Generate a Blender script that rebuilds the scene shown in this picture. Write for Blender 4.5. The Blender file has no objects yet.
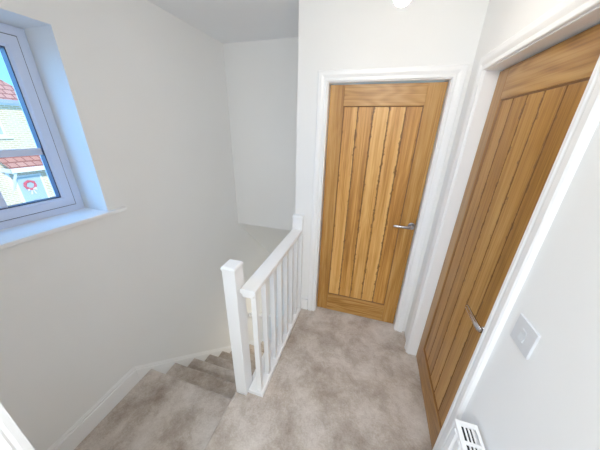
import bpy, bmesh, math, random
from mathutils import Matrix, Vector
random.seed(4)
SC = bpy.context.scene
COL = SC.collection

# ------------------------------------------------------------------ helpers
def mesh_obj(name, bm, mat, parent=None, smooth=False, bevel=0.0, segs=2):
    bmesh.ops.recalc_face_normals(bm, faces=bm.faces[:])
    me = bpy.data.meshes.new(name)
    bm.to_mesh(me); bm.free()
    o = bpy.data.objects.new(name, me)
    COL.objects.link(o)
    if mat: me.materials.append(mat)
    if parent: o.parent = parent
    if smooth:
        for p in me.polygons: p.use_smooth = True
    if bevel > 0:
        m = o.modifiers.new('bevel', 'BEVEL'); m.width = bevel; m.segments = segs
        m.limit_method = 'ANGLE'; m.angle_limit = math.radians(40)
    return o

def empty(name, loc=(0, 0, 0), rz=0.0):
    o = bpy.data.objects.new(name, None); COL.objects.link(o)
    o.location = loc; o.rotation_euler = (0, 0, rz); o.empty_display_size = .1
    return o

def tag(o, label, cat=None, group=None, kind=None):
    o['label'] = label
    if cat: o['category'] = cat
    if group: o['group'] = group
    if kind: o['kind'] = kind
    return o

def box(bm, x0, x1, y0, y1, z0, z1):
    vs = [bm.verts.new(p) for p in ((x0,y0,z0),(x1,y0,z0),(x1,y1,z0),(x0,y1,z0),(x0,y0,z1),(x1,y0,z1),(x1,y1,z1),(x0,y1,z1))]
    for f in ((0,3,2,1),(4,5,6,7),(0,1,5,4),(1,2,6,5),(2,3,7,6),(3,0,4,7)):
        bm.faces.new([vs[i] for i in f])
    return vs

def boxes(*bs):
    bm = bmesh.new()
    for b in bs: box(bm, *b)
    return bm

def prism(bm, pts, a, b, axis):
    """extrude a polygon given in the two other axes along axis from a to b"""
    def P(u, v, w):
        return {'x': (w, u, v), 'y': (u, w, v), 'z': (u, v, w)}[axis]
    v0 = [bm.verts.new(P(u, v, a)) for u, v in pts]
    v1 = [bm.verts.new(P(u, v, b)) for u, v in pts]
    n = len(pts)
    bm.faces.new(v0[::-1]); bm.faces.new(v1)
    for i in range(n):
        bm.faces.new((v0[i], v0[(i+1) % n], v1[(i+1) % n], v1[i]))

def cyl(bm, c0, c1, r0, r1=None, n=24, caps=True):
    r1 = r0 if r1 is None else r1
    c0 = Vector(c0); c1 = Vector(c1); d = (c1-c0).normalized()
    u = d.orthogonal().normalized(); v = d.cross(u)
    A = []; B = []
    for i in range(n):
        t = 2*math.pi*i/n; w = u*math.cos(t)+v*math.sin(t)
        A.append(bm.verts.new(c0+w*r0)); B.append(bm.verts.new(c1+w*r1))
    for i in range(n):
        bm.faces.new((A[i], A[(i+1) % n], B[(i+1) % n], B[i]))
    if caps: bm.faces.new(A[::-1]); bm.faces.new(B)

def lathe(bm, prof, centre, n=28):
    """prof: list of (r, z) about a vertical axis"""
    rings = []
    for r, z in prof:
        if r < 1e-6: rings.append([bm.verts.new((centre[0], centre[1], centre[2]+z))])
        else: rings.append([bm.verts.new((centre[0]+r*math.cos(2*math.pi*i/n), centre[1]+r*math.sin(2*math.pi*i/n), centre[2]+z)) for i in range(n)])
    for a, b in zip(rings, rings[1:]):
        for i in range(n):
            j = (i+1) % n
            if len(a) == 1: bm.faces.new((a[0], b[j], b[i]))
            elif len(b) == 1: bm.faces.new((a[i], a[j], b[0]))
            else: bm.faces.new((a[i], a[j], b[j], b[i]))

# ------------------------------------------------------------------ materials
def new_mat(name):
    m = bpy.data.materials.new(name); m.use_nodes = True
    nt = m.node_tree; b = nt.nodes['Principled BSDF']
    return m, nt, b
def N(nt, t, **kw):
    n = nt.nodes.new(t)
    for k, v in kw.items():
        if k in n.inputs.keys(): n.inputs[k].default_value = v
        else: setattr(n, k, v)
    return n
def ramp(nt, stops, interp='LINEAR'):
    r = nt.nodes.new('ShaderNodeValToRGB'); e = r.color_ramp.elements
    r.color_ramp.interpolation = interp
    while len(e) < len(stops): e.new(.5)
    for i, (p, c) in enumerate(stops): e[i].position = p; e[i].color = (*c, 1)
    return r
def L(nt, a, b): nt.links.new(a, b)

def paint(name, col, rough=.55, var=.03, bump=.02, scale=60, spec=.35):
    m, nt, b = new_mat(name)
    tc = N(nt, 'ShaderNodeTexCoord')
    n1 = N(nt, 'ShaderNodeTexNoise', Scale=2.2, Detail=3.0); L(nt, tc.outputs['Object'], n1.inputs['Vector'])
    r = ramp(nt, [(.3, tuple(c*(1-var) for c in col)), (.7, col)]); L(nt, n1.outputs['Fac'], r.inputs['Fac'])
    L(nt, r.outputs['Color'], b.inputs['Base Color'])
    n2 = N(nt, 'ShaderNodeTexNoise', Scale=float(scale), Detail=2.0); L(nt, tc.outputs['Object'], n2.inputs['Vector'])
    bp = N(nt, 'ShaderNodeBump', Strength=bump, Distance=.01); L(nt, n2.outputs['Fac'], bp.inputs['Height'])
    L(nt, bp.outputs['Normal'], b.inputs['Normal'])
    b.inputs['Roughness'].default_value = rough
    b.inputs['Specular IOR Level'].default_value = spec
    return m

def flat(name, col, rough=.5, metal=0.0, spec=.5):
    m, nt, b = new_mat(name)
    tc = N(nt, 'ShaderNodeTexCoord')
    n1 = N(nt, 'ShaderNodeTexNoise', Scale=30.0, Detail=2.0); L(nt, tc.outputs['Object'], n1.inputs['Vector'])
    r = ramp(nt, [(.3, tuple(c*.95 for c in col)), (.7, col)]); L(nt, n1.outputs['Fac'], r.inputs['Fac'])
    L(nt, r.outputs['Color'], b.inputs['Base Color'])
    b.inputs['Roughness'].default_value = rough; b.inputs['Metallic'].default_value = metal
    b.inputs['Specular IOR Level'].default_value = spec
    return m

def carpet_mat():
    m, nt, b = new_mat('taupe_pile_carpet')
    tc = N(nt, 'ShaderNodeTexCoord')
    big = N(nt, 'ShaderNodeTexNoise', Scale=4.6, Detail=4.0, Roughness=.58, Distortion=.35)
    mid = N(nt, 'ShaderNodeTexNoise', Scale=24.0, Detail=5.0, Roughness=.7, Distortion=.3)
    fine = N(nt, 'ShaderNodeTexNoise', Scale=95.0, Detail=4.0, Roughness=.75)
    for n in (big, mid, fine): L(nt, tc.outputs['Object'], n.inputs['Vector'])
    a = N(nt, 'ShaderNodeMath', operation='MULTIPLY'); L(nt, big.outputs['Fac'], a.inputs[0]); a.inputs[1].default_value = .56
    c = N(nt, 'ShaderNodeMath', operation='MULTIPLY_ADD'); L(nt, mid.outputs['Fac'], c.inputs[0]); c.inputs[1].default_value = .20; L(nt, a.outputs[0], c.inputs[2])
    d = N(nt, 'ShaderNodeMath', operation='MULTIPLY_ADD'); L(nt, fine.outputs['Fac'], d.inputs[0]); d.inputs[1].default_value = .22; L(nt, c.outputs[0], d.inputs[2])
    r = ramp(nt, [(.36, (.27, .212, .168)), (.47, (.43, .363, .306)), (.54, (.545, .477, .418)), (.66, (.70, .64, .585))])
    L(nt, d.outputs[0], r.inputs['Fac']); L(nt, r.outputs['Color'], b.inputs['Base Color'])
    b.inputs['Roughness'].default_value = 1.0; b.inputs['Specular IOR Level'].default_value = .05
    try: b.inputs['Sheen Weight'].default_value = .25; b.inputs['Sheen Roughness'].default_value = .5
    except KeyError: pass
    h = N(nt, 'ShaderNodeMath', operation='MULTIPLY_ADD'); L(nt, fine.outputs['Fac'], h.inputs[0]); h.inputs[1].default_value = .35; L(nt, mid.outputs['Fac'], h.inputs[2])
    bp = N(nt, 'ShaderNodeBump', Strength=.55, Distance=.012); L(nt, h.outputs[0], bp.inputs['Height'])
    L(nt, bp.outputs['Normal'], b.inputs['Normal'])
    return m

def oak_mat(name, along='z', boards=None, tone=1.0, figure=.22):
    """lacquered oak: long fibre streaks plus cathedral figure; boards=(x0, width) tints every board"""
    m, nt, b = new_mat(name)
    tc = N(nt, 'ShaderNodeTexCoord')
    sep = N(nt, 'ShaderNodeSeparateXYZ'); L(nt, tc.outputs['Object'], sep.inputs[0])
    across, length = ('X', 'Z') if along == 'z' else ('Z', 'X')
    rnd = None
    off = None
    if boards:
        s = N(nt, 'ShaderNodeMath', operation='SUBTRACT'); L(nt, sep.outputs['X'], s.inputs[0]); s.inputs[1].default_value = boards[0]
        dv = N(nt, 'ShaderNodeMath', operation='DIVIDE'); L(nt, s.outputs[0], dv.inputs[0]); dv.inputs[1].default_value = boards[1]
        fl = N(nt, 'ShaderNodeMath', operation='FLOOR'); L(nt, dv.outputs[0], fl.inputs[0])
        wn = N(nt, 'ShaderNodeTexWhiteNoise', noise_dimensions='1D'); L(nt, fl.outputs[0], wn.inputs['W'])
        rnd = wn.outputs['Value']
        off = N(nt, 'ShaderNodeMath', operation='MULTIPLY'); L(nt, fl.outputs[0], off.inputs[0]); off.inputs[1].default_value = 3.7
    oi = N(nt, 'ShaderNodeObjectInfo')
    ro = N(nt, 'ShaderNodeMath', operation='MULTIPLY'); L(nt, oi.outputs['Random'], ro.inputs[0]); ro.inputs[1].default_value = 9.0
    ln = N(nt, 'ShaderNodeMath', operation='ADD'); L(nt, sep.outputs[length], ln.inputs[0]); L(nt, ro.outputs[0], ln.inputs[1])
    if off:
        ln2 = N(nt, 'ShaderNodeMath', operation='ADD'); L(nt, ln.outputs[0], ln2.inputs[0]); L(nt, off.outputs[0], ln2.inputs[1]); ln = ln2
    def vec(sa, sl):
        c = N(nt, 'ShaderNodeCombineXYZ')
        for src, k, sc in ((sep.outputs[across], 0, sa), (sep.outputs['Y'], 1, sa), (ln.outputs[0], 2, sl)):
            mm = N(nt, 'ShaderNodeMath', operation='MULTIPLY'); L(nt, src, mm.inputs[0]); mm.inputs[1].default_value = sc
            L(nt, mm.outputs[0], c.inputs[k])
        return c.outputs[0]
    fib = N(nt, 'ShaderNodeTexNoise', Scale=1.0, Detail=4.0, Roughness=.6); L(nt, vec(150.0, 2.2), fib.inputs['Vector'])
    wide = N(nt, 'ShaderNodeTexNoise', Scale=1.0, Detail=3.0, Roughness=.5, Distortion=.3); L(nt, vec(16.0, .9), wide.inputs['Vector'])
    # cathedral figure: sine of a slow stretched noise
    slow = N(nt, 'ShaderNodeTexNoise', Scale=1.0, Detail=1.5, Roughness=.4); L(nt, vec(7.0, 1.1), slow.inputs['Vector'])
    mul = N(nt, 'ShaderNodeMath', operation='MULTIPLY'); L(nt, slow.outputs['Fac'], mul.inputs[0]); mul.inputs[1].default_value = 95.0
    sn = N(nt, 'ShaderNodeMath', operation='SINE'); L(nt, mul.outputs[0], sn.inputs[0])
    m1 = N(nt, 'ShaderNodeMath', operation='MULTIPLY_ADD'); L(nt, sn.outputs[0], m1.inputs[0]); m1.inputs[1].default_value = .07*figure*2; m1.inputs[2].default_value = .5
    s1 = N(nt, 'ShaderNodeMath', operation='MULTIPLY'); L(nt, fib.outputs['Fac'], s1.inputs[0]); s1.inputs[1].default_value = .40
    s2 = N(nt, 'ShaderNodeMath', operation='MULTIPLY_ADD'); L(nt, wide.outputs['Fac'], s2.inputs[0]); s2.inputs[1].default_value = .48; L(nt, s1.outputs[0], s2.inputs[2])
    s3 = N(nt, 'ShaderNodeMath', operation='MULTIPLY_ADD'); L(nt, m1.outputs[0], s3.inputs[0]); s3.inputs[1].default_value = .40; L(nt, s2.outputs[0], s3.inputs[2])
    last = s3
    if rnd:
        s4 = N(nt, 'ShaderNodeMath', operation='MULTIPLY_ADD'); L(nt, rnd, s4.inputs[0]); s4.inputs[1].default_value = .10; 
        sub = N(nt, 'ShaderNodeMath', operation='SUBTRACT'); L(nt, s3.outputs[0], sub.inputs[0]); sub.inputs[1].default_value = .05
        L(nt, sub.outputs[0], s4.inputs[2]); last = s4
    t = tone
    r = ramp(nt, [(.43, (.205*t, .076*t, .012*t)), (.55, (.39*t, .160*t, .028*t)), (.64, (.56*t, .258*t, .054*t)), (.76, (.72*t, .390*t, .115*t))])
    L(nt, last.outputs[0], r.inputs['Fac'])
    col = r.outputs['Color']
    if boards:      # dark ragged fibre along the edge of every board
        fr = N(nt, 'ShaderNodeMath', operation='FRACT'); L(nt, dv.outputs[0], fr.inputs[0])
        ce = N(nt, 'ShaderNodeMath', operation='SUBTRACT'); L(nt, fr.outputs[0], ce.inputs[0]); ce.inputs[1].default_value = .5
        ab = N(nt, 'ShaderNodeMath', operation='ABSOLUTE'); L(nt, ce.outputs[0], ab.inputs[0])
        rag = N(nt, 'ShaderNodeTexNoise', Scale=1.0, Detail=3.0, Roughness=.6); L(nt, vec(30.0, 26.0), rag.inputs['Vector'])
        ed = N(nt, 'ShaderNodeMath', operation='MULTIPLY_ADD'); L(nt, rag.outputs['Fac'], ed.inputs[0]); ed.inputs[1].default_value = .55; L(nt, ab.outputs[0], ed.inputs[2])
        mr = N(nt, 'ShaderNodeMapRange'); L(nt, ed.outputs[0], mr.inputs['Value']); mr.inputs['From Min'].default_value = .73; mr.inputs['From Max'].default_value = .77; mr.inputs['To Max'].default_value = .8
        mix = N(nt, 'ShaderNodeMix', data_type='RGBA'); L(nt, mr.outputs[0], mix.inputs['Factor']); L(nt, col, mix.inputs['A']); mix.inputs['B'].default_value = (.17*t, .068*t, .018*t, 1)
        col = mix.outputs['Result']
    L(nt, col, b.inputs['Base Color'])
    b.inputs['Roughness'].default_value = .36; b.inputs['Specular IOR Level'].default_value = .3
    bp = N(nt, 'ShaderNodeBump', Strength=.12, Distance=.002); L(nt, fib.outputs['Fac'], bp.inputs['Height'])
    L(nt, bp.outputs['Normal'], b.inputs['Normal'])
    return m

def brick_mat():
    m, nt, b = new_mat('pale_buff_brick')
    tc = N(nt, 'ShaderNodeTexCoord')
    sep = N(nt, 'ShaderNodeSeparateXYZ'); L(nt, tc.outputs['Object'], sep.inputs[0])
    c = N(nt, 'ShaderNodeCombineXYZ'); L(nt, sep.outputs['Y'], c.inputs[0]); L(nt, sep.outputs['Z'], c.inputs[1])
    br = N(nt, 'ShaderNodeTexBrick', Scale=1.0)
    br.inputs['Color1'].default_value = (.60, .50, .30, 1); br.inputs['Color2'].default_value = (.54, .43, .24, 1)
    br.inputs['Mortar'].default_value = (.78, .74, .66, 1)
    br.inputs['Mortar Size'].default_value = .012; br.inputs['Brick Width'].default_value = .225; br.inputs['Row Height'].default_value = .075
    L(nt, c.outputs[0], br.inputs['Vector']); L(nt, br.outputs['Color'], b.inputs['Base Color'])
    b.inputs['Roughness'].default_value = .9
    return m

def tile_mat():
    m, nt, b = new_mat('red_clay_pantile')
    tc = N(nt, 'ShaderNodeTexCoord')
    sep = N(nt, 'ShaderNodeSeparateXYZ'); L(nt, tc.outputs['Object'], sep.inputs[0])
    c = N(nt, 'ShaderNodeCombineXYZ'); L(nt, sep.outputs['Y'], c.inputs[0]); L(nt, sep.outputs['Z'], c.inputs[1])
    br = N(nt, 'ShaderNodeTexBrick', Scale=1.0)
    br.inputs['Color1'].default_value = (.52, .20, .15, 1); br.inputs['Color2'].default_value = (.62, .27, .20, 1)
    br.inputs['Mortar'].default_value = (.28, .07, .05, 1)
    br.inputs['Mortar Size'].default_value = .022; br.inputs['Brick Width'].default_value = .26; br.inputs['Row Height'].default_value = .17
    L(nt, c.outputs[0], br.inputs['Vector']); L(nt, br.outputs['Color'], b.inputs['Base Color'])
    b.inputs['Roughness'].default_value = .8
    return m

def glass_mat():
    m, nt, b = new_mat('clear_window_glass')
    nt.nodes.remove(b)
    out = nt.nodes['Material Output']
    tr = N(nt, 'ShaderNodeBsdfTransparent'); tr.inputs['Color'].default_value = (.97, .985, 1, 1)
    gl = N(nt, 'ShaderNodeBsdfGlossy'); gl.inputs['Roughness'].default_value = .02
    lw = N(nt, 'ShaderNodeLayerWeight', Blend=.5)
    pw = N(nt, 'ShaderNodeMath', operation='POWER'); L(nt, lw.outputs['Facing'], pw.inputs[0]); pw.inputs[1].default_value = 5.0
    fr = N(nt, 'ShaderNodeMath', operation='MULTIPLY_ADD'); L(nt, pw.outputs[0], fr.inputs[0]); fr.inputs[1].default_value = .5; fr.inputs[2].default_value = .03
    mx = N(nt, 'ShaderNodeMixShader'); L(nt, fr.outputs[0], mx.inputs['Fac']); L(nt, tr.outputs[0], mx.inputs[1]); L(nt, gl.outputs[0], mx.inputs[2])
    L(nt, mx.outputs[0], out.inputs['Surface'])
    return m

def emit_mat(name, col, s):
    m, nt, b = new_mat(name)
    b.inputs['Base Color'].default_value = (*col, 1)
    b.inputs['Emission Color'].default_value = (*col, 1); b.inputs['Emission Strength'].default_value = s
    return m

WALL = paint('matt_white_wall_paint', (.835, .832, .82), .75, .02, .015)
CEIL = paint('matt_white_ceiling_paint', (.86, .87, .89), .8, .02, .015)
GLOSS = paint('white_satin_wood_paint', (.88, .88, .88), .32, .015, .01, 40, .5)
UPVC = paint('blue_lit_upvc', (.62, .70, .88), .35, .01, .0, 40, .5)  # white plastic, with the blue cast of the light put into its colour
GASKET = flat('dark_rubber_gasket', (.03, .035, .06), .5)
CARPET = carpet_mat()
OAK_V = oak_mat('oak_upright_grain', 'z', tone=.76)
OAK_H = oak_mat('oak_level_grain', 'x', tone=.76, figure=.9)
OAK_B = oak_mat('oak_boards', 'z', boards=(.108, .1050), tone=1.04, figure=.2)
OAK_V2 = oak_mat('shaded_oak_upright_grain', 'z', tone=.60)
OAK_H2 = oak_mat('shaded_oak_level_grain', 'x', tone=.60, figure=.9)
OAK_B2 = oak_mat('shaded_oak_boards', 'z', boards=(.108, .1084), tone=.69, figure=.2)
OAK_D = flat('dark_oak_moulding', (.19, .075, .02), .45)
OAK_G = flat('dark_oak_groove', (.15, .056, .015), .6)  # groove faces coloured dark for both shadow and grain in the seams
CHROME = flat('satin_chrome', (.46, .45, .46), .2, 1.0)
PLASTIC = flat('white_moulded_plastic', (.66, .68, .71), .4)
RADW = flat('white_radiator_enamel', (.88, .88, .88), .3)
DARK = flat('dark_radiator_inside', (.012, .012, .013), .7)
BRICK = brick_mat(); TILE = tile_mat(); GLASS = glass_mat()
HWHITE = flat('house_white_paint', (.85, .86, .88), .5)
HDOOR = flat('house_pale_blue_door_paint', (.36, .50, .58), .5)
GUTTER = flat('grey_gutter', (.30, .36, .46), .5)
WINDK = flat('house_window_pane', (.42, .50, .58), .15)
PAVE = paint('pale_paving', (.55, .52, .48), .9, .1, .2, 20)

# ------------------------------------------------------------------ measured places
XL = -1.20      # face of the window wall
XR = .838       # face of the wall with the near oak door
YF = -.055      # face of the wall with the far oak door
ZC = 2.44       # ceiling
YB = .58        # back wall of the stairwell
YE = 2.9        # end of the stairwell below
RISE, GOING, Y0, NSTEP = .2, .2175, -.925, 12
WY0, WY1, WZ0, WZ1 = -1.53, -.885, 1.14, 2.115   # window opening

# ------------------------------------------------------------------ setting
def structure(name, bm, mat, label, cat, bevel=0, parent=None):
    o = mesh_obj(name, bm, mat, parent, bevel=bevel)
    return tag(o, label, cat, kind='structure')

structure('wall_left', boxes((XL-.3, XL, WY1, YE, -2.75, ZC+.1), (XL-.3, XL, -3.3, WY0, -2.75, ZC+.1),
          (XL-.3, XL, WY0, WY1, -2.75, WZ0), (XL-.3, XL, WY0, WY1, WZ1, ZC+.1)), WALL,
          'pale grey-white wall with the window, running down beside the stairs', 'wall')
structure('wall_front', boxes((-.22, 0-.03, YF, .06, 0, ZC+.05), (.745+.03, .96, YF, .06, 0, ZC+.05), (-.03, .775, YF, .06, 1.975+.03, ZC+.05)), WALL,
          'white wall around the far oak door facing the camera', 'wall')
structure('wall_right', boxes((XR, XR+.13, -.29+.03, YF, 0, ZC+.05), (XR, XR+.13, -3.3, -1.05-.03, 0, ZC+.05), (XR, XR+.13, -1.08, -.26, 1.965+.03, ZC+.05)), WALL,
          'white wall on the right with near oak door, light switch and radiator', 'wall')
structure('wall_back', boxes((XL-.02, -.2, YB, YB+.12, .54, ZC+.05)), WALL,
          'pale wall at the far end of the stairwell above the sloping soffit', 'wall')
structure('wall_stairwell', boxes((-.22, -.10, .06, YE, -2.75, ZC+.05), (-.25, -.10, -1.0, .06, -2.75, -.24)), WALL,
          'wall closing the right side of the stairwell, its edge beside the far door', 'wall')
structure('wall_lower', boxes((XL-.02, -.2, YE, YE+.1, -2.75, ZC)), WALL, 'end wall of the stairwell at the foot of the stairs', 'wall')
structure('wall_side', boxes((XL, -.33, -3.3, -1.752, -2.75, ZC+.05)), WALL, 'wall at the near left beside the first step down', 'wall')
structure('wall_behind', boxes((-.4, 1.0, -3.4, -3.25, -.1, ZC+.05)), WALL, 'wall behind the camera at the end of the landing', 'wall')
structure('ceiling', boxes((XL-.3, 1.1, -3.4, YE+.1, ZC, ZC+.08)), CEIL, 'white ceiling over the landing and the stairwell', 'ceiling')
bm = bmesh.new()
prism(bm, [(YB, .54), (YB+.1, .54+.1), (YE, .54-(YE-YB)*1.0+.2), (YE, .54-(YE-YB)*1.0)], XL-.02, -.2, 'x')
structure('ceiling_soffit', bm, WALL, 'sloping soffit falling away under the far wall of the stairwell', 'ceiling')

# landing carpet: rounded edge over the step down
bm = bmesh.new()
def nose_profile(edge, z, depth, r=.013, n=6):
    """profile (u, z) whose nosing points towards smaller u"""
    pts = [(edge+depth, z), ]
    for i in range(n+1):
        a = math.pi/2 + math.pi*i/n*.5*1.5
        pts.append((edge+r+math.cos(a)*r, z-r+math.sin(a)*r))
    pts += [(edge+.018, z-2*r), (edge+.022, z-RISE+.002), (edge+depth, z-RISE+.002)]
    return pts
prism(bm, nose_profile(-.336, 0, .104), -3.28, -.985, 'y')
box(bm, -.232, .93, -3.28, -.985, -.198, 0)
box(bm, -.25, .93, -.985, .05, -.24, 0)
structure('floor', bm, CARPET, 'taupe pile carpet on the landing', 'floor')

# stairs
st = empty('staircase', (XL, -1.75, -.2))
tag(st, 'carpeted staircase going down between the window wall and the balustrade', 'stairs', kind='structure')
def child_shift(o, parent):
    o.parent = parent; o.matrix_parent_inverse = Matrix.Translation(-Vector(parent.location)); return o
XS0, XS1 = XL+.003, -.285
for i in range(NSTEP):
    z = -RISE*(i+1); y1 = Y0+GOING*i
    yb = -1.75 if i == 0 else y1-GOING
    r = .024
    pts = [(yb-(.0 if i == 0 else .0), z)]
    pts += [(y1-r+math.sin(a)*r, z-r+math.cos(a)*r) for a in [math.radians(t) for t in range(0, 151, 15)]]
    pts += [(y1-.026, z-.055), (y1-.03, z-RISE), (yb, z-RISE)]
    bm = bmesh.new(); prism(bm, pts, XS0, -.31 if i == 0 else XS1, 'x')
    child_shift(mesh_obj('quarter_landing' if i == 0 else 'step', bm, CARPET), st)
# outer string under the balustrade
bm = bmesh.new()
ya, yc = -.985, YF
def pz(y): return -.2-(y-Y0)*RISE/GOING
prism(bm, [(ya, -.02), (YF, -.02), (YF, -.24), (1.6, pz(1.6)+.06), (1.6, pz(1.6)-.28), (ya, pz(ya)-.28)], -.285, -.252, 'x')
child_shift(mesh_obj('outer_string', bm, GLOSS), st)
# wall string: skirting that follows the pitch
def skirt_prism(bm, top, bot, x0, t):
    prism(bm, top+bot[::-1], x0, x0+t, 'x')
bm = bmesh.new()
yk = -1.04; zt = -.048
def tz(y): return zt-(y-yk)*.925
for dz, t in ((0, .006), (-.012, .012), (-.030, .020)):
    skirt_prism(bm, [(yk, zt+dz), (1.6, tz(1.6)+dz)], [(yk, -.42), (1.6, tz(1.6)-.40)], XL, t)
ws = child_shift(mesh_obj('wall_string', bm, GLOSS, bevel=.002), st)
bm = bmesh.new()
for dz, t in ((0, .006), (-.012, .012), (-.030, .020)):
    box(bm, XL, XL+t, -1.752, yk, -.2, zt+dz)
structure('baseboard_left', bm, GLOSS, 'white skirting board below the window wall on the first step', 'skirting board', bevel=.002)
structure('baseboard_front', boxes((-.14, -.075, YF-.016, YF, 0, .12)), GLOSS, 'short white skirting between the end post and the far door frame', 'skirting board', bevel=.003)
bm = bmesh.new()
prof = [(0, 0), (0, .018), (.012, .018), (.018, .0165), (.022, .0175), (.026, .013), (.034, .011), (.046, .0115), (.050, .014), (.056, .014), (.062, .010), (.064, 0)]
prism(bm, [(-.33+h, -1.753-u) for u, h in prof], 0, 2.05, 'z')
structure('trim_1', bm, GLOSS, 'white moulded door frame edge at the lower left corner of the view', 'door frame')

# ------------------------------------------------------------------ oak doors
ARCH = [(0, 0), (0, .0105), (.003, .013), (.014, .013), (.017, .0095), (.021, .0095), (.030, .0145), (.038, .0175), (.058, .018), (.0645, .0145), (.0655, 0)]
def architrave(W, H, ywall, left=True, right=True):
    """mitred moulding around an opening 0..W by 0..H, standing proud of y=ywall towards -y"""
    bm = bmesh.new(); rows = []
    s = .005
    for u, h in ARCH:
        x0, x1, zt = -s-u, W+s+u, H+s+u
        rows.append([bm.verts.new(p) for p in ((x0, ywall-h, 0), (x0, ywall-h, zt), (x1, ywall-h, zt), (x1, ywall-h, 0))])
    n = len(rows)
    for i in range(n):
        a, b = rows[i], rows[(i+1) % n]
        for k in range(3): bm.faces.new((a[k], a[k+1], b[k+1], b[k]))
    bm.faces.new([r[0] for r in rows]); bm.faces.new([r[3] for r in rows][::-1])
    return bm

def oak_door(name, loc, rz, W, H, ywall, label, hx):
    root = empty(name, loc, rz); tag(root, label, 'door', kind='structure')
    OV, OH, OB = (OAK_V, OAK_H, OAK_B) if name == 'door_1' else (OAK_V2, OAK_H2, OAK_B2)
    mesh_obj('architrave', architrave(W, H, ywall), GLOSS, root)
    ji = .003
    bm = boxes((-.03, ji, ywall, .06, 0, H), (W-ji*0, W+.03, ywall, .06, 0, H), (-.03, W+.03, ywall, .06, H, H+.03),
               (-.03, .012, .046, .06, 0, H), (W-.012, W+.03, .046, .06, 0, H))
    mesh_obj('door_lining', bm, GLOSS, root)
    g = .004; S = .108; T = .044; z0 = .008; zt = H-.006; TR = .132; BR = .188
    a, b = ji+g, W-g
    mesh_obj('stile', boxes((a, S, 0, T, z0, zt)), OV, root, bevel=.0025)
    mesh_obj('stile', boxes((W-S-.004, b, 0, T, z0, zt)), OV, root, bevel=.0025)
    x0, x1 = S, W-S-.004
    mesh_obj('top_rail', boxes((x0, x1, 0, T, zt-TR, zt)), OH, root, bevel=.0015)
    mesh_obj('bottom_rail', boxes((x0, x1, 0, T, z0, z0+BR)), OH, root, bevel=.0015)
    pz0, pz1 = z0+BR, zt-TR
    # boarded panel: five boards with V grooves between
    nb = 5; bw = (x1-x0)/nb; rec = .009; gd = .007; gw = .0038
    pts = [(x0-.004, T-.006), (x0-.004, rec)]
    for k in range(1, nb):
        c = x0+bw*k
        pts += [(c-gw, rec), (c-.0012, rec+gd), (c+.0012, rec+gd), (c+gw, rec)]
    pts += [(x1+.004, rec), (x1+.004, T-.006)]
    bm = bmesh.new(); prism(bm, pts, pz0-.004, pz1+.004, 'z')
    pn = mesh_obj('boarded_panel', bm, OB, root); pn.data.materials.append(OAK_G)
    for f in pn.data.polygons:
        if abs(f.normal.x) > .3 and abs(f.normal.z) < .1 and rec < f.center.y < rec+gd+.001: f.material_index = 1
    # dark shadow bead around the panel
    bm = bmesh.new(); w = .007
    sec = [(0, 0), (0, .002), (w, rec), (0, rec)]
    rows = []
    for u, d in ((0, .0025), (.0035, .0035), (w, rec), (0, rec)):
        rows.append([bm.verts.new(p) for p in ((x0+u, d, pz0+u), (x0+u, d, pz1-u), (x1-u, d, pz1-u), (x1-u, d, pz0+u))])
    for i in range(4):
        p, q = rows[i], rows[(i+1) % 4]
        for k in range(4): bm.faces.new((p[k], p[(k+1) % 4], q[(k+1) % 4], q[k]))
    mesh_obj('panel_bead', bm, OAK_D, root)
    # lever handle
    hz = 1.0 if name == 'door_1' else .965
    bm = bmesh.new()
    cyl(bm, (hx, 0, hz), (hx, -.007, hz), .0265, .0265, 32); cyl(bm, (hx, -.007, hz), (hx, -.0095, hz), .0265, .023, 32)
    h = mesh_obj('door_handle', bm, CHROME, root, smooth=False, bevel=.001)
    bm = bmesh.new()
    cyl(bm, (hx, -.009, hz), (hx, -.046, hz), .0105, .0095, 20)
    # lever: tapered rounded bar
    rings = []
    prof = [(.012, -.046, .0085, .0105), (0, -.050, .0100, .0125), (-.03, -.0515, .0092, .0118), (-.07, -.052, .0086, .0112), (-.126, -.0515, .0080, .0108), (-.134, -.0505, .0055, .008)]
    for dx, y, ry, rzz in prof:
        rings.append([bm.verts.new((hx+dx, y+ry*math.cos(t*math.pi/6), hz+rzz*math.sin(t*math.pi/6))) for t in range(12)])
    for p, q in zip(rings, rings[1:]):
        for k in range(12): bm.faces.new((p[k], p[(k+1) % 12], q[(k+1) % 12], q[k]))
    bm.faces.new(rings[0][::-1]); bm.faces.new(rings[-1])
    mesh_obj('lever', bm, CHROME, h, smooth=True)
    return root

oak_door('door_1', (0, 0, 0), 0, .745, 1.976, YF, 'far oak cottage door facing the camera, lever handle on its right', .713)
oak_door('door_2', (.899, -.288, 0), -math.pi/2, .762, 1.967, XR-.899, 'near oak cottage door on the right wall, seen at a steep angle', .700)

# ------------------------------------------------------------------ window
win = empty('window_1', (XL-.2, (WY0+WY1)/2, WZ0)); tag(win, 'white plastic window high in the left wall with a deep reveal', 'window', kind='structure')
def frame_ring(bm, y0, y1, z0, z1, w, x0, x1, ch=.0):
    """rectangular ring of section w, front face at x1; inner edge chamfered by ch"""
    rows = []
    for u, x in ((0, x0), (0, x1), (w-ch, x1), (w, x1-ch), (w, x0)):
        rows.append([bm.verts.new(p) for p in ((x, y0+u, z0+u), (x, y1-u, z0+u), (x, y1-u, z1-u), (x, y0+u, z1-u))])
    for i in range(5):
        a, b = rows[i], rows[(i+1) % 5]
        for k in range(4): bm.faces.new((a[k], a[(k+1) % 4], b[(k+1) % 4], b[k]))
XF = XL-.2
SILLZ = 1.172
fy0, fy1, fz0, fz1 = WY0+.002, WY1-.002, SILLZ-.004, WZ1-.004
bm = bmesh.new(); frame_ring(bm, fy0, fy1, fz0, fz1, .042, XF-.07, XF, .004)
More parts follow.
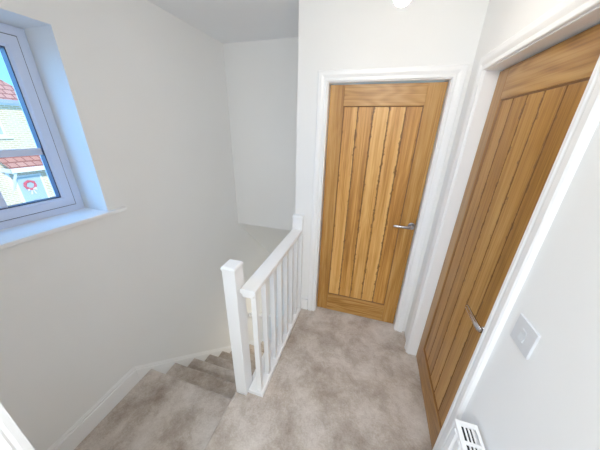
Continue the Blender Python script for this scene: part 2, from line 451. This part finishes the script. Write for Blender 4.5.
child_shift(mesh_obj('window_frame', bm, UPVC), win)
bm = bmesh.new(); frame_ring(bm, fy0+.040, fy1-.040, fz0+.040, fz1-.040, .0035, XF-.05, XF+.0005)
child_shift(mesh_obj('frame_gasket', bm, GASKET), win)
sy0, sy1, sz0, sz1 = fy0+.044, fy1-.044, fz0+.044, fz1-.044
bm = bmesh.new(); frame_ring(bm, sy0, sy1, sz0, sz1, .052, XF-.06, XF+.004, .012)
child_shift(mesh_obj('sash', bm, UPVC), win)
gy0, gy1, gz0, gz1 = sy0+.052, sy1-.052, sz0+.052, sz1-.052
bm = bmesh.new(); frame_ring(bm, gy0-.003, gy1+.003, gz0-.003, gz1+.003, .008, XF-.045, XF-.008)
child_shift(mesh_obj('glazing_gasket', bm, flat('slate_blue_gasket', (.012, .018, .07), .5)), win)
child_shift(mesh_obj('window_pane', boxes((XF-.036, XF-.030, gy0, gy1, gz0, gz1)), GLASS), win)
gm = (gy0+gy1)/2
bm = boxes((XF-.029, XF-.017, gy0, gy1, 1.512, 1.548), (XF-.029, XF-.017, -1.232, -1.206, gz0, gz1))
child_shift(mesh_obj('glazing_bar', bm, UPVC, bevel=.003), win)
# sill board
bm = boxes((XL-.2, XL, WY0, WY1, WZ0-.002, SILLZ), (XL-.004, XL+.028, WY0-.11, WY1+.105, SILLZ-.024, SILLZ))
structure('window_sill', bm, GLOSS, 'white window board projecting below the window', 'window sill', bevel=.005)

# ------------------------------------------------------------------ balustrade
bal = empty('balustrade', (-.19, -.5, 0))
tag(bal, 'white painted balustrade of square spindles between landing and stairs', 'balustrade')
def newel(x0, x1, y0, y1, z0, zt, over=.008, ybk=None):
    n = child_shift(mesh_obj('newel_post', boxes((x0, x1, y0, y1, z0, zt-.022)), GLOSS, bevel=.004), bal)
    bm = bmesh.new()
    yb = y1 if ybk is not None else y1+over
    box(bm, x0-over, x1+over, y0-over, yb, zt-.024, zt-.008)
    vs = box(bm, x0-over, x1+over, y0-over, yb, zt-.008, zt)
    cx, cy = (x0+x1)/2, (y0+y1)/2
    for v in vs[4:]:
        v.co.x = cx+(v.co.x-cx)*.86; v.co.y = cy+(v.co.y-cy)*.86
    c = mesh_obj('newel_cap', bm, GLOSS, bevel=.003)
    c.parent = n
    c.matrix_parent_inverse = Matrix.Identity(4)
    return n
newel(-.329, -.250, -.980, -.894, -.45, 1.0, .0035)
newel(-.232, -.143, -.100, YF, 0, 1.0, .004, 1)
# handrail: moulded section run in y
bm = bmesh.new()
cx = -.190; w = .046
sec = [(-w, .846), (-w, .866), (-w+.004, .871), (-.026, .874), (.026, .874), (w-.004, .871), (w, .866), (w, .846), (w-.005, .843), (w-.011, .840), (w-.013, .822), (-w+.013, .822), (-w+.011, .840), (-w+.005, .843)]
prism(bm, [(cx+u, z) for u, z in sec], -.968, -.1, 'y')
child_shift(mesh_obj('handrail', bm, GLOSS, bevel=.0015), bal)
bm = bmesh.new()
prism(bm, [(-.248, 0), (-.248, .024), (-.240, .03), (-.146, .03), (-.138, .024), (-.138, 0)], -.962, YF, 'y')
child_shift(mesh_obj('base_rail', bm, GLOSS, bevel=.0015), bal)
proto = None
bx = -.170; hb = .016
for k in range(7):
    y = -.930+.125*k
    if proto is None:
        proto = mesh_obj('baluster', boxes((-hb, hb, -hb, hb, .028, .824)), GLOSS, bevel=.002)
        o = proto
    else:
        o = proto.copy(); COL.objects.link(o)
    o.parent = bal; o.matrix_parent_inverse = Matrix.Identity(4)
    o.location = (bx-bal.location.x, y-bal.location.y, 0)

# rail on the stairwell wall, going down with the stairs
hr = empty('wall_handrail', (XL, .6, -1.0)); tag(hr, 'pale handrail fixed to the stairwell wall, glimpsed between the white spindles', 'handrail')
d = Vector((0, GOING, -RISE)).normalized()
p0 = Vector((XL+.055, .62, -1.0)); p1 = p0+d*1.5
bm = bmesh.new(); cyl(bm, p0, p1, .030, .030, 16)
child_shift(mesh_obj('rail', bm, GLOSS, smooth=False, bevel=.004), hr)
for t in (.25, 1.2):
    q = p0+d*t
    bm = bmesh.new(); cyl(bm, (XL, q.y, q.z-.05), (XL+.008, q.y, q.z-.05), .02, .02, 16); cyl(bm, (XL+.006, q.y, q.z-.05), (q.x, q.y, q.z-.02), .006, .006, 10)
    child_shift(mesh_obj('bracket', bm, CHROME), hr)

# ------------------------------------------------------------------ switch
sw = empty('light_switch', (XR, -1.2105, 1.154)); sw.rotation_euler = (0, 0, -math.pi/2)
tag(sw, 'square white plastic light switch on the right wall', 'light switch')
mesh_obj('switch_plate', boxes((-.043, .043, -.0065, 0, -.043, .043)), PLASTIC, sw, bevel=.0015)
bm2 = bmesh.new(); prism(bm2, [(-.006, -.018), (-.0108, -.018), (-.0075, .003), (-.0085, .018), (-.006, .018)], -.0105, .0105, 'x')
mesh_obj('rocker', bm2, PLASTIC, sw, bevel=.0008)

# ------------------------------------------------------------------ radiator
RX0, RX1, RY0, RY1, RZ0, RZ1 = .757, .824, -2.05, -1.224, .15, .752
rad = empty('radiator', ((RX0+RX1)/2, (RY0+RY1)/2, RZ0)); tag(rad, 'white panel radiator with a slotted top grille below the light switch', 'radiator')
bm = bmesh.new()
pts = [(RY0+.006, RX0+.012), (RY0+.006, RX0)]
y = RY0+.03
while y < RY1-.04:
    pts += [(y, RX0), (y+.006, RX0-.006), (y+.019, RX0-.006), (y+.025, RX0)]
    y += .0375
pts += [(RY1-.006, RX0), (RY1-.006, RX0+.012)]
prism(bm, [(x, yy) for yy, x in pts], RZ0, RZ1-.012, 'z')
child_shift(mesh_obj('front_panel', bm, RADW), rad)
child_shift(mesh_obj('back_panel', boxes((RX1-.012, RX1, RY0+.006, RY1-.006, RZ0, RZ1-.012)), RADW), rad)
for ya_, yb_ in ((RY1-.004, RY1), (RY0, RY0+.004)):
    child_shift(mesh_obj('side_panel', boxes((RX0-.002, RX1, ya_, yb_, RZ0+.02, RZ1-.003)), RADW, bevel=.0015), rad)
bm = bmesh.new()
gx0, gx1 = RX0-.002, RX1
box(bm, gx0, gx0+.0145, RY0, RY1, RZ1-.012, RZ1); box(bm, gx1-.0095, gx1, RY0, RY1, RZ1-.012, RZ1)
ia, ib = gx0+.0145, gx1-.0095
ns = 4; sl = (ib-ia)/ns
for k in range(1, ns): box(bm, ia+sl*k-.0024, ia+sl*k+.0024, RY0, RY1, RZ1-.006, RZ1-.001)
y = RY1; first = True
while y > RY0+.02:
    wdt = .017 if first else .010
    box(bm, ia, ib, y-wdt, y, RZ1-.006, RZ1-.0005); y -= wdt+.044; first = False
child_shift(mesh_obj('top_grille', bm, RADW, bevel=.001), rad)
child_shift(mesh_obj('dark_filler', boxes((RX0+.013, RX1-.0125, RY0+.01, RY1-.006, RZ0+.05, RZ1-.016)), DARK), rad)  # solid near-black box: shade under the grille slots put in as colour
for yy in (RY1-.12, RY0+.12):
    child_shift(mesh_obj('wall_bracket', boxes((RX1, XR, yy-.015, yy+.015, RZ0+.08, RZ1-.1)), RADW), rad)

# ------------------------------------------------------------------ pendant lamp
LX, LY, LZ = .387, -.75, 2.119
pen = empty('pendant_light', (LX, LY, ZC)); tag(pen, 'glowing round bulb on a white cord from the ceiling, at the top edge', 'light')
bm = bmesh.new(); lathe(bm, [(0, 0), (.045, 0), (.045, -.008), (.030, -.022), (.008, -.028), (0, -.028)], (LX, LY, ZC))
child_shift(mesh_obj('ceiling_rose', bm, PLASTIC, smooth=True), pen)
bm = bmesh.new(); cyl(bm, (LX, LY, ZC-.026), (LX, LY, LZ+.088), .003, .003, 10)
child_shift(mesh_obj('cord', bm, PLASTIC, smooth=True), pen)
bm = bmesh.new(); lathe(bm, [(0, .092), (.008, .092), (.013, .080), (.015, .045), (.015, .030), (0, .030)], (LX, LY, LZ))
child_shift(mesh_obj('lamp_holder', bm, PLASTIC, smooth=True), pen)
bm = bmesh.new(); lathe(bm, [(.0, .0305)]+[(.0305*math.sin(math.radians(t)), .0305*math.cos(math.radians(t))) for t in range(20, 180, 10)]+[(0, -.0305)], (LX, LY, LZ))
bulb = child_shift(mesh_obj('bulb', bm, emit_mat('lit_bulb', (1, .90, .74), 90.0), smooth=True), pen)

# ------------------------------------------------------------------ the house across the street
HX, GZ = -14.0, -2.55
ho = empty('house', (HX, 3.0, GZ)); tag(ho, 'buff brick house with red tiled roof across the street, seen through the window', 'house')
def hp(name, bm, mat, parent=None, bevel=0):
    return child_shift(mesh_obj(name, bm, mat, bevel=bevel), parent or ho)
HY0, HY1, EZ = -3.5, 5.62, 2.56
hp('wall', boxes((HX-7, HX, HY0, HY1, GZ, EZ)), BRICK)
bm = bmesh.new()
ev = [bm.verts.new(p) for p in ((HX+.32, HY0-.1, EZ-.1), (HX+.32, HY1+.12, EZ-.1), (HX-7.3, HY1+.12, EZ-.1), (HX-7.3, HY0-.1, EZ-.1))]
rg = [bm.verts.new((HX-3.5, y_, EZ+3.1)) for y_ in (HY0+2.3, HY1-2.3)]
for f in ((ev[0], ev[1], rg[1], rg[0]), (ev[1], ev[2], rg[1]), (ev[2], ev[3], rg[0], rg[1]), (ev[3], ev[0], rg[0]), ev[::-1]): bm.faces.new(f)
hp('roof', bm, TILE)
hp('gutter', boxes((HX+.30, HX+.42, HY0-.1, HY1+.1, EZ-.20, EZ-.07)), GUTTER)
hp('fascia', boxes((HX, HX+.30, HY0-.1, HY1+.1, EZ-.26, EZ-.16)), HWHITE)
for (ya_, yb_, za_, zb_) in ((3.15, 4.30, 1.15, 2.2), (.2, 1.35, 1.15, 2.2), (.1, 1.9, -1.6, -.3)):
    f = hp('window', boxes((HX, HX+.05, ya_, yb_, za_, zb_), (HX, HX+.13, ya_-.14, yb_+.14, za_-.09, za_)), HWHITE)
    m_ = (ya_+yb_)/2
    p_ = mesh_obj('pane', boxes((HX+.03, HX+.056, ya_+.07, m_-.03, za_+.07, zb_-.07), (HX+.03, HX+.056, m_+.03, yb_-.07, za_+.07, zb_-.07)), WINDK)
    p_.parent = f
# porch canopy
bm = bmesh.new(); prism(bm, [(HX, .40), (HX+.75, -.02), (HX+.75, -.07), (HX, .33)], 3.72, 5.25, 'y')
cn = hp('porch_canopy', bm, TILE)
def sub(name, bm, mat, parent, bevel=0):
    o = mesh_obj(name, bm, mat, bevel=bevel); o.parent = parent; return o
sub('canopy_fascia', boxes((HX+.70, HX+.78, 3.70, 5.27, -.20, -.03), (HX, HX+.75, 3.70, 3.76, -.20, -.05), (HX, HX+.75, 5.21, 5.27, -.20, -.05)), HWHITE, cn)
for yy in (3.80, 5.08):
    bm = boxes((HX, HX+.07, yy, yy+.08, -.95, -.18), (HX, HX+.66, yy, yy+.08, -.26, -.18))
    prism(bm, [(HX+.03, -.90), (HX+.58, -.26), (HX+.66, -.26), (HX+.03, -.99)], yy+.01, yy+.07, 'y')
    sub('gallows_bracket', bm, HWHITE, cn)
fd = hp('front_door', boxes((HX, HX+.05, 3.95, 4.87, GZ+.1, -.42)), HWHITE)
sub('door_leaf', boxes((HX+.04, HX+.07, 4.02, 4.80, GZ+.12, -.49)), HDOOR, fd, .01)
sub('letter_plate', boxes((HX+.07, HX+.08, 4.27, 4.55, -1.56, -1.50)), GUTTER, fd)
hp('doorstep', boxes((HX, HX+.8, 3.8, 5.0, GZ, GZ+.1)), PAVE)
# wreath
wr = empty('door_wreath', (HX+.10, 4.36, -.86)); tag(wr, 'red and white wreath hanging on the pale blue front door outside', 'wreath')
bm = bmesh.new()
R0 = .17
for i in range(26):
    t = 2*math.pi*i/26
    c = Vector((HX+.10+random.uniform(-.01, .02), 4.36+R0*math.cos(t), -.86+R0*math.sin(t)))
    bmesh.ops.create_icosphere(bm, subdivisions=1, radius=random.uniform(.04, .065), matrix=Matrix.Translation(c))
child_shift(mesh_obj('berry_ring', bm, flat('wreath_red', (.62, .07, .12), .6)), wr)
bm = bmesh.new()
for s in (-1, 1):
    prism(bm, [(4.36, -1.02), (4.36+s*.14, -.96), (4.36+s*.15, -1.10)], HX+.12, HX+.15, 'x')
    prism(bm, [(4.36, -1.02), (4.36+s*.03, -1.04), (4.36+s*.10, -1.25), (4.36+s*.05, -1.25)], HX+.12, HX+.14, 'x')
child_shift(mesh_obj('ribbon_bow', bm, flat('wreath_white', (.8, .72, .72), .6)), wr)
structure('pavement', boxes((-40, XL-.3, -40, 40, GZ-.2, GZ)), PAVE, 'pale pavement and street between the houses', 'pavement')

# ------------------------------------------------------------------ light
w = bpy.data.worlds.new('sky'); SC.world = w; w.use_nodes = True
nt = w.node_tree; bg = nt.nodes['Background']
tc = nt.nodes.new('ShaderNodeTexCoord'); sp = nt.nodes.new('ShaderNodeSeparateXYZ'); L(nt, tc.outputs['Generated'], sp.inputs[0])
rp = ramp(nt, [(0, (.30, .45, .60)), (.5, (.24, .74, .98)), (.62, (.16, .62, .95)), (1, (.10, .40, .95))])
mp = nt.nodes.new('ShaderNodeMapRange'); mp.inputs['From Min'].default_value = -1; mp.inputs['From Max'].default_value = 1
L(nt, sp.outputs['Z'], mp.inputs['Value']); L(nt, mp.outputs['Result'], rp.inputs['Fac']); L(nt, rp.outputs['Color'], bg.inputs['Color'])
bg.inputs['Strength'].default_value = 1.15

def light(name, typ, loc, energy, col, rot=(0, 0, 0), **kw):
    d = bpy.data.lights.new(name, typ); d.energy = energy; d.color = col
    for k, v in kw.items(): setattr(d, k, v)
    o = bpy.data.objects.new(name, d); COL.objects.link(o); o.location = loc; o.rotation_euler = rot
    return o
sun = light('sun', 'SUN', (0, 0, 20), 2.9, (1, .96, .90), angle=math.radians(.6))
sun.rotation_euler = Vector((-.82, .28, -.42)).to_track_quat('-Z', 'Y').to_euler()
glow = light('window_fill', 'SUN', (-4, -4, 20), 11.0, (.13, .44, 1.0), angle=math.radians(110))  # added blue lamp on top of the sky, brightens the window reveal
glow.rotation_euler = Vector((.60, .72, -.30)).to_track_quat('-Z', 'Y').to_euler()
light('bulb_light', 'POINT', (LX, LY, LZ-.0), 3.3, (1, .88, .72), shadow_soft_size=.032)
light('landing_fill', 'AREA', (.30, -2.62, ZC-.02), 38.0, (.87, .945, 1), rot=(math.radians(22), 0, 0), shape='RECTANGLE', size=.9, size_y=1.0)
lo = light('lower_hall_light', 'AREA', (-.36, 1.10, -.75), 4.6, (1, .86, .64), shape='SQUARE', size=.25)
lo.rotation_euler = Vector((-.12, -.62, -.80)).to_track_quat('-Z', 'Y').to_euler()

# ------------------------------------------------------------------ camera
R = ((0.9552484672, 0.1318119088, -0.2648131162), (0.2949519092, -0.3565108198, 0.8865119326), (0.0224440889, -0.9249462990, -0.3794345884))
cam = bpy.data.cameras.new('camera'); co = bpy.data.objects.new('camera', cam); COL.objects.link(co)
M = Matrix(((R[0][0], -R[0][1], -R[0][2], .36479), (R[1][0], -R[1][1], -R[1][2], -1.86844), (R[2][0], -R[2][1], -R[2][2], 1.67764), (0, 0, 0, 1)))
co.matrix_world = M
cam.sensor_width = 36; cam.sensor_fit = 'HORIZONTAL'; cam.lens = 233.58664*36/600; cam.clip_start = .02; cam.clip_end = 200
SC.camera = co
SC.view_settings.view_transform = 'Standard'; SC.view_settings.look = 'None'
SC.view_settings.exposure = 0.48; SC.view_settings.gamma = 1.22
SC.cycles.max_bounces = 12; SC.cycles.diffuse_bounces = 8; SC.cycles.transparent_max_bounces = 12
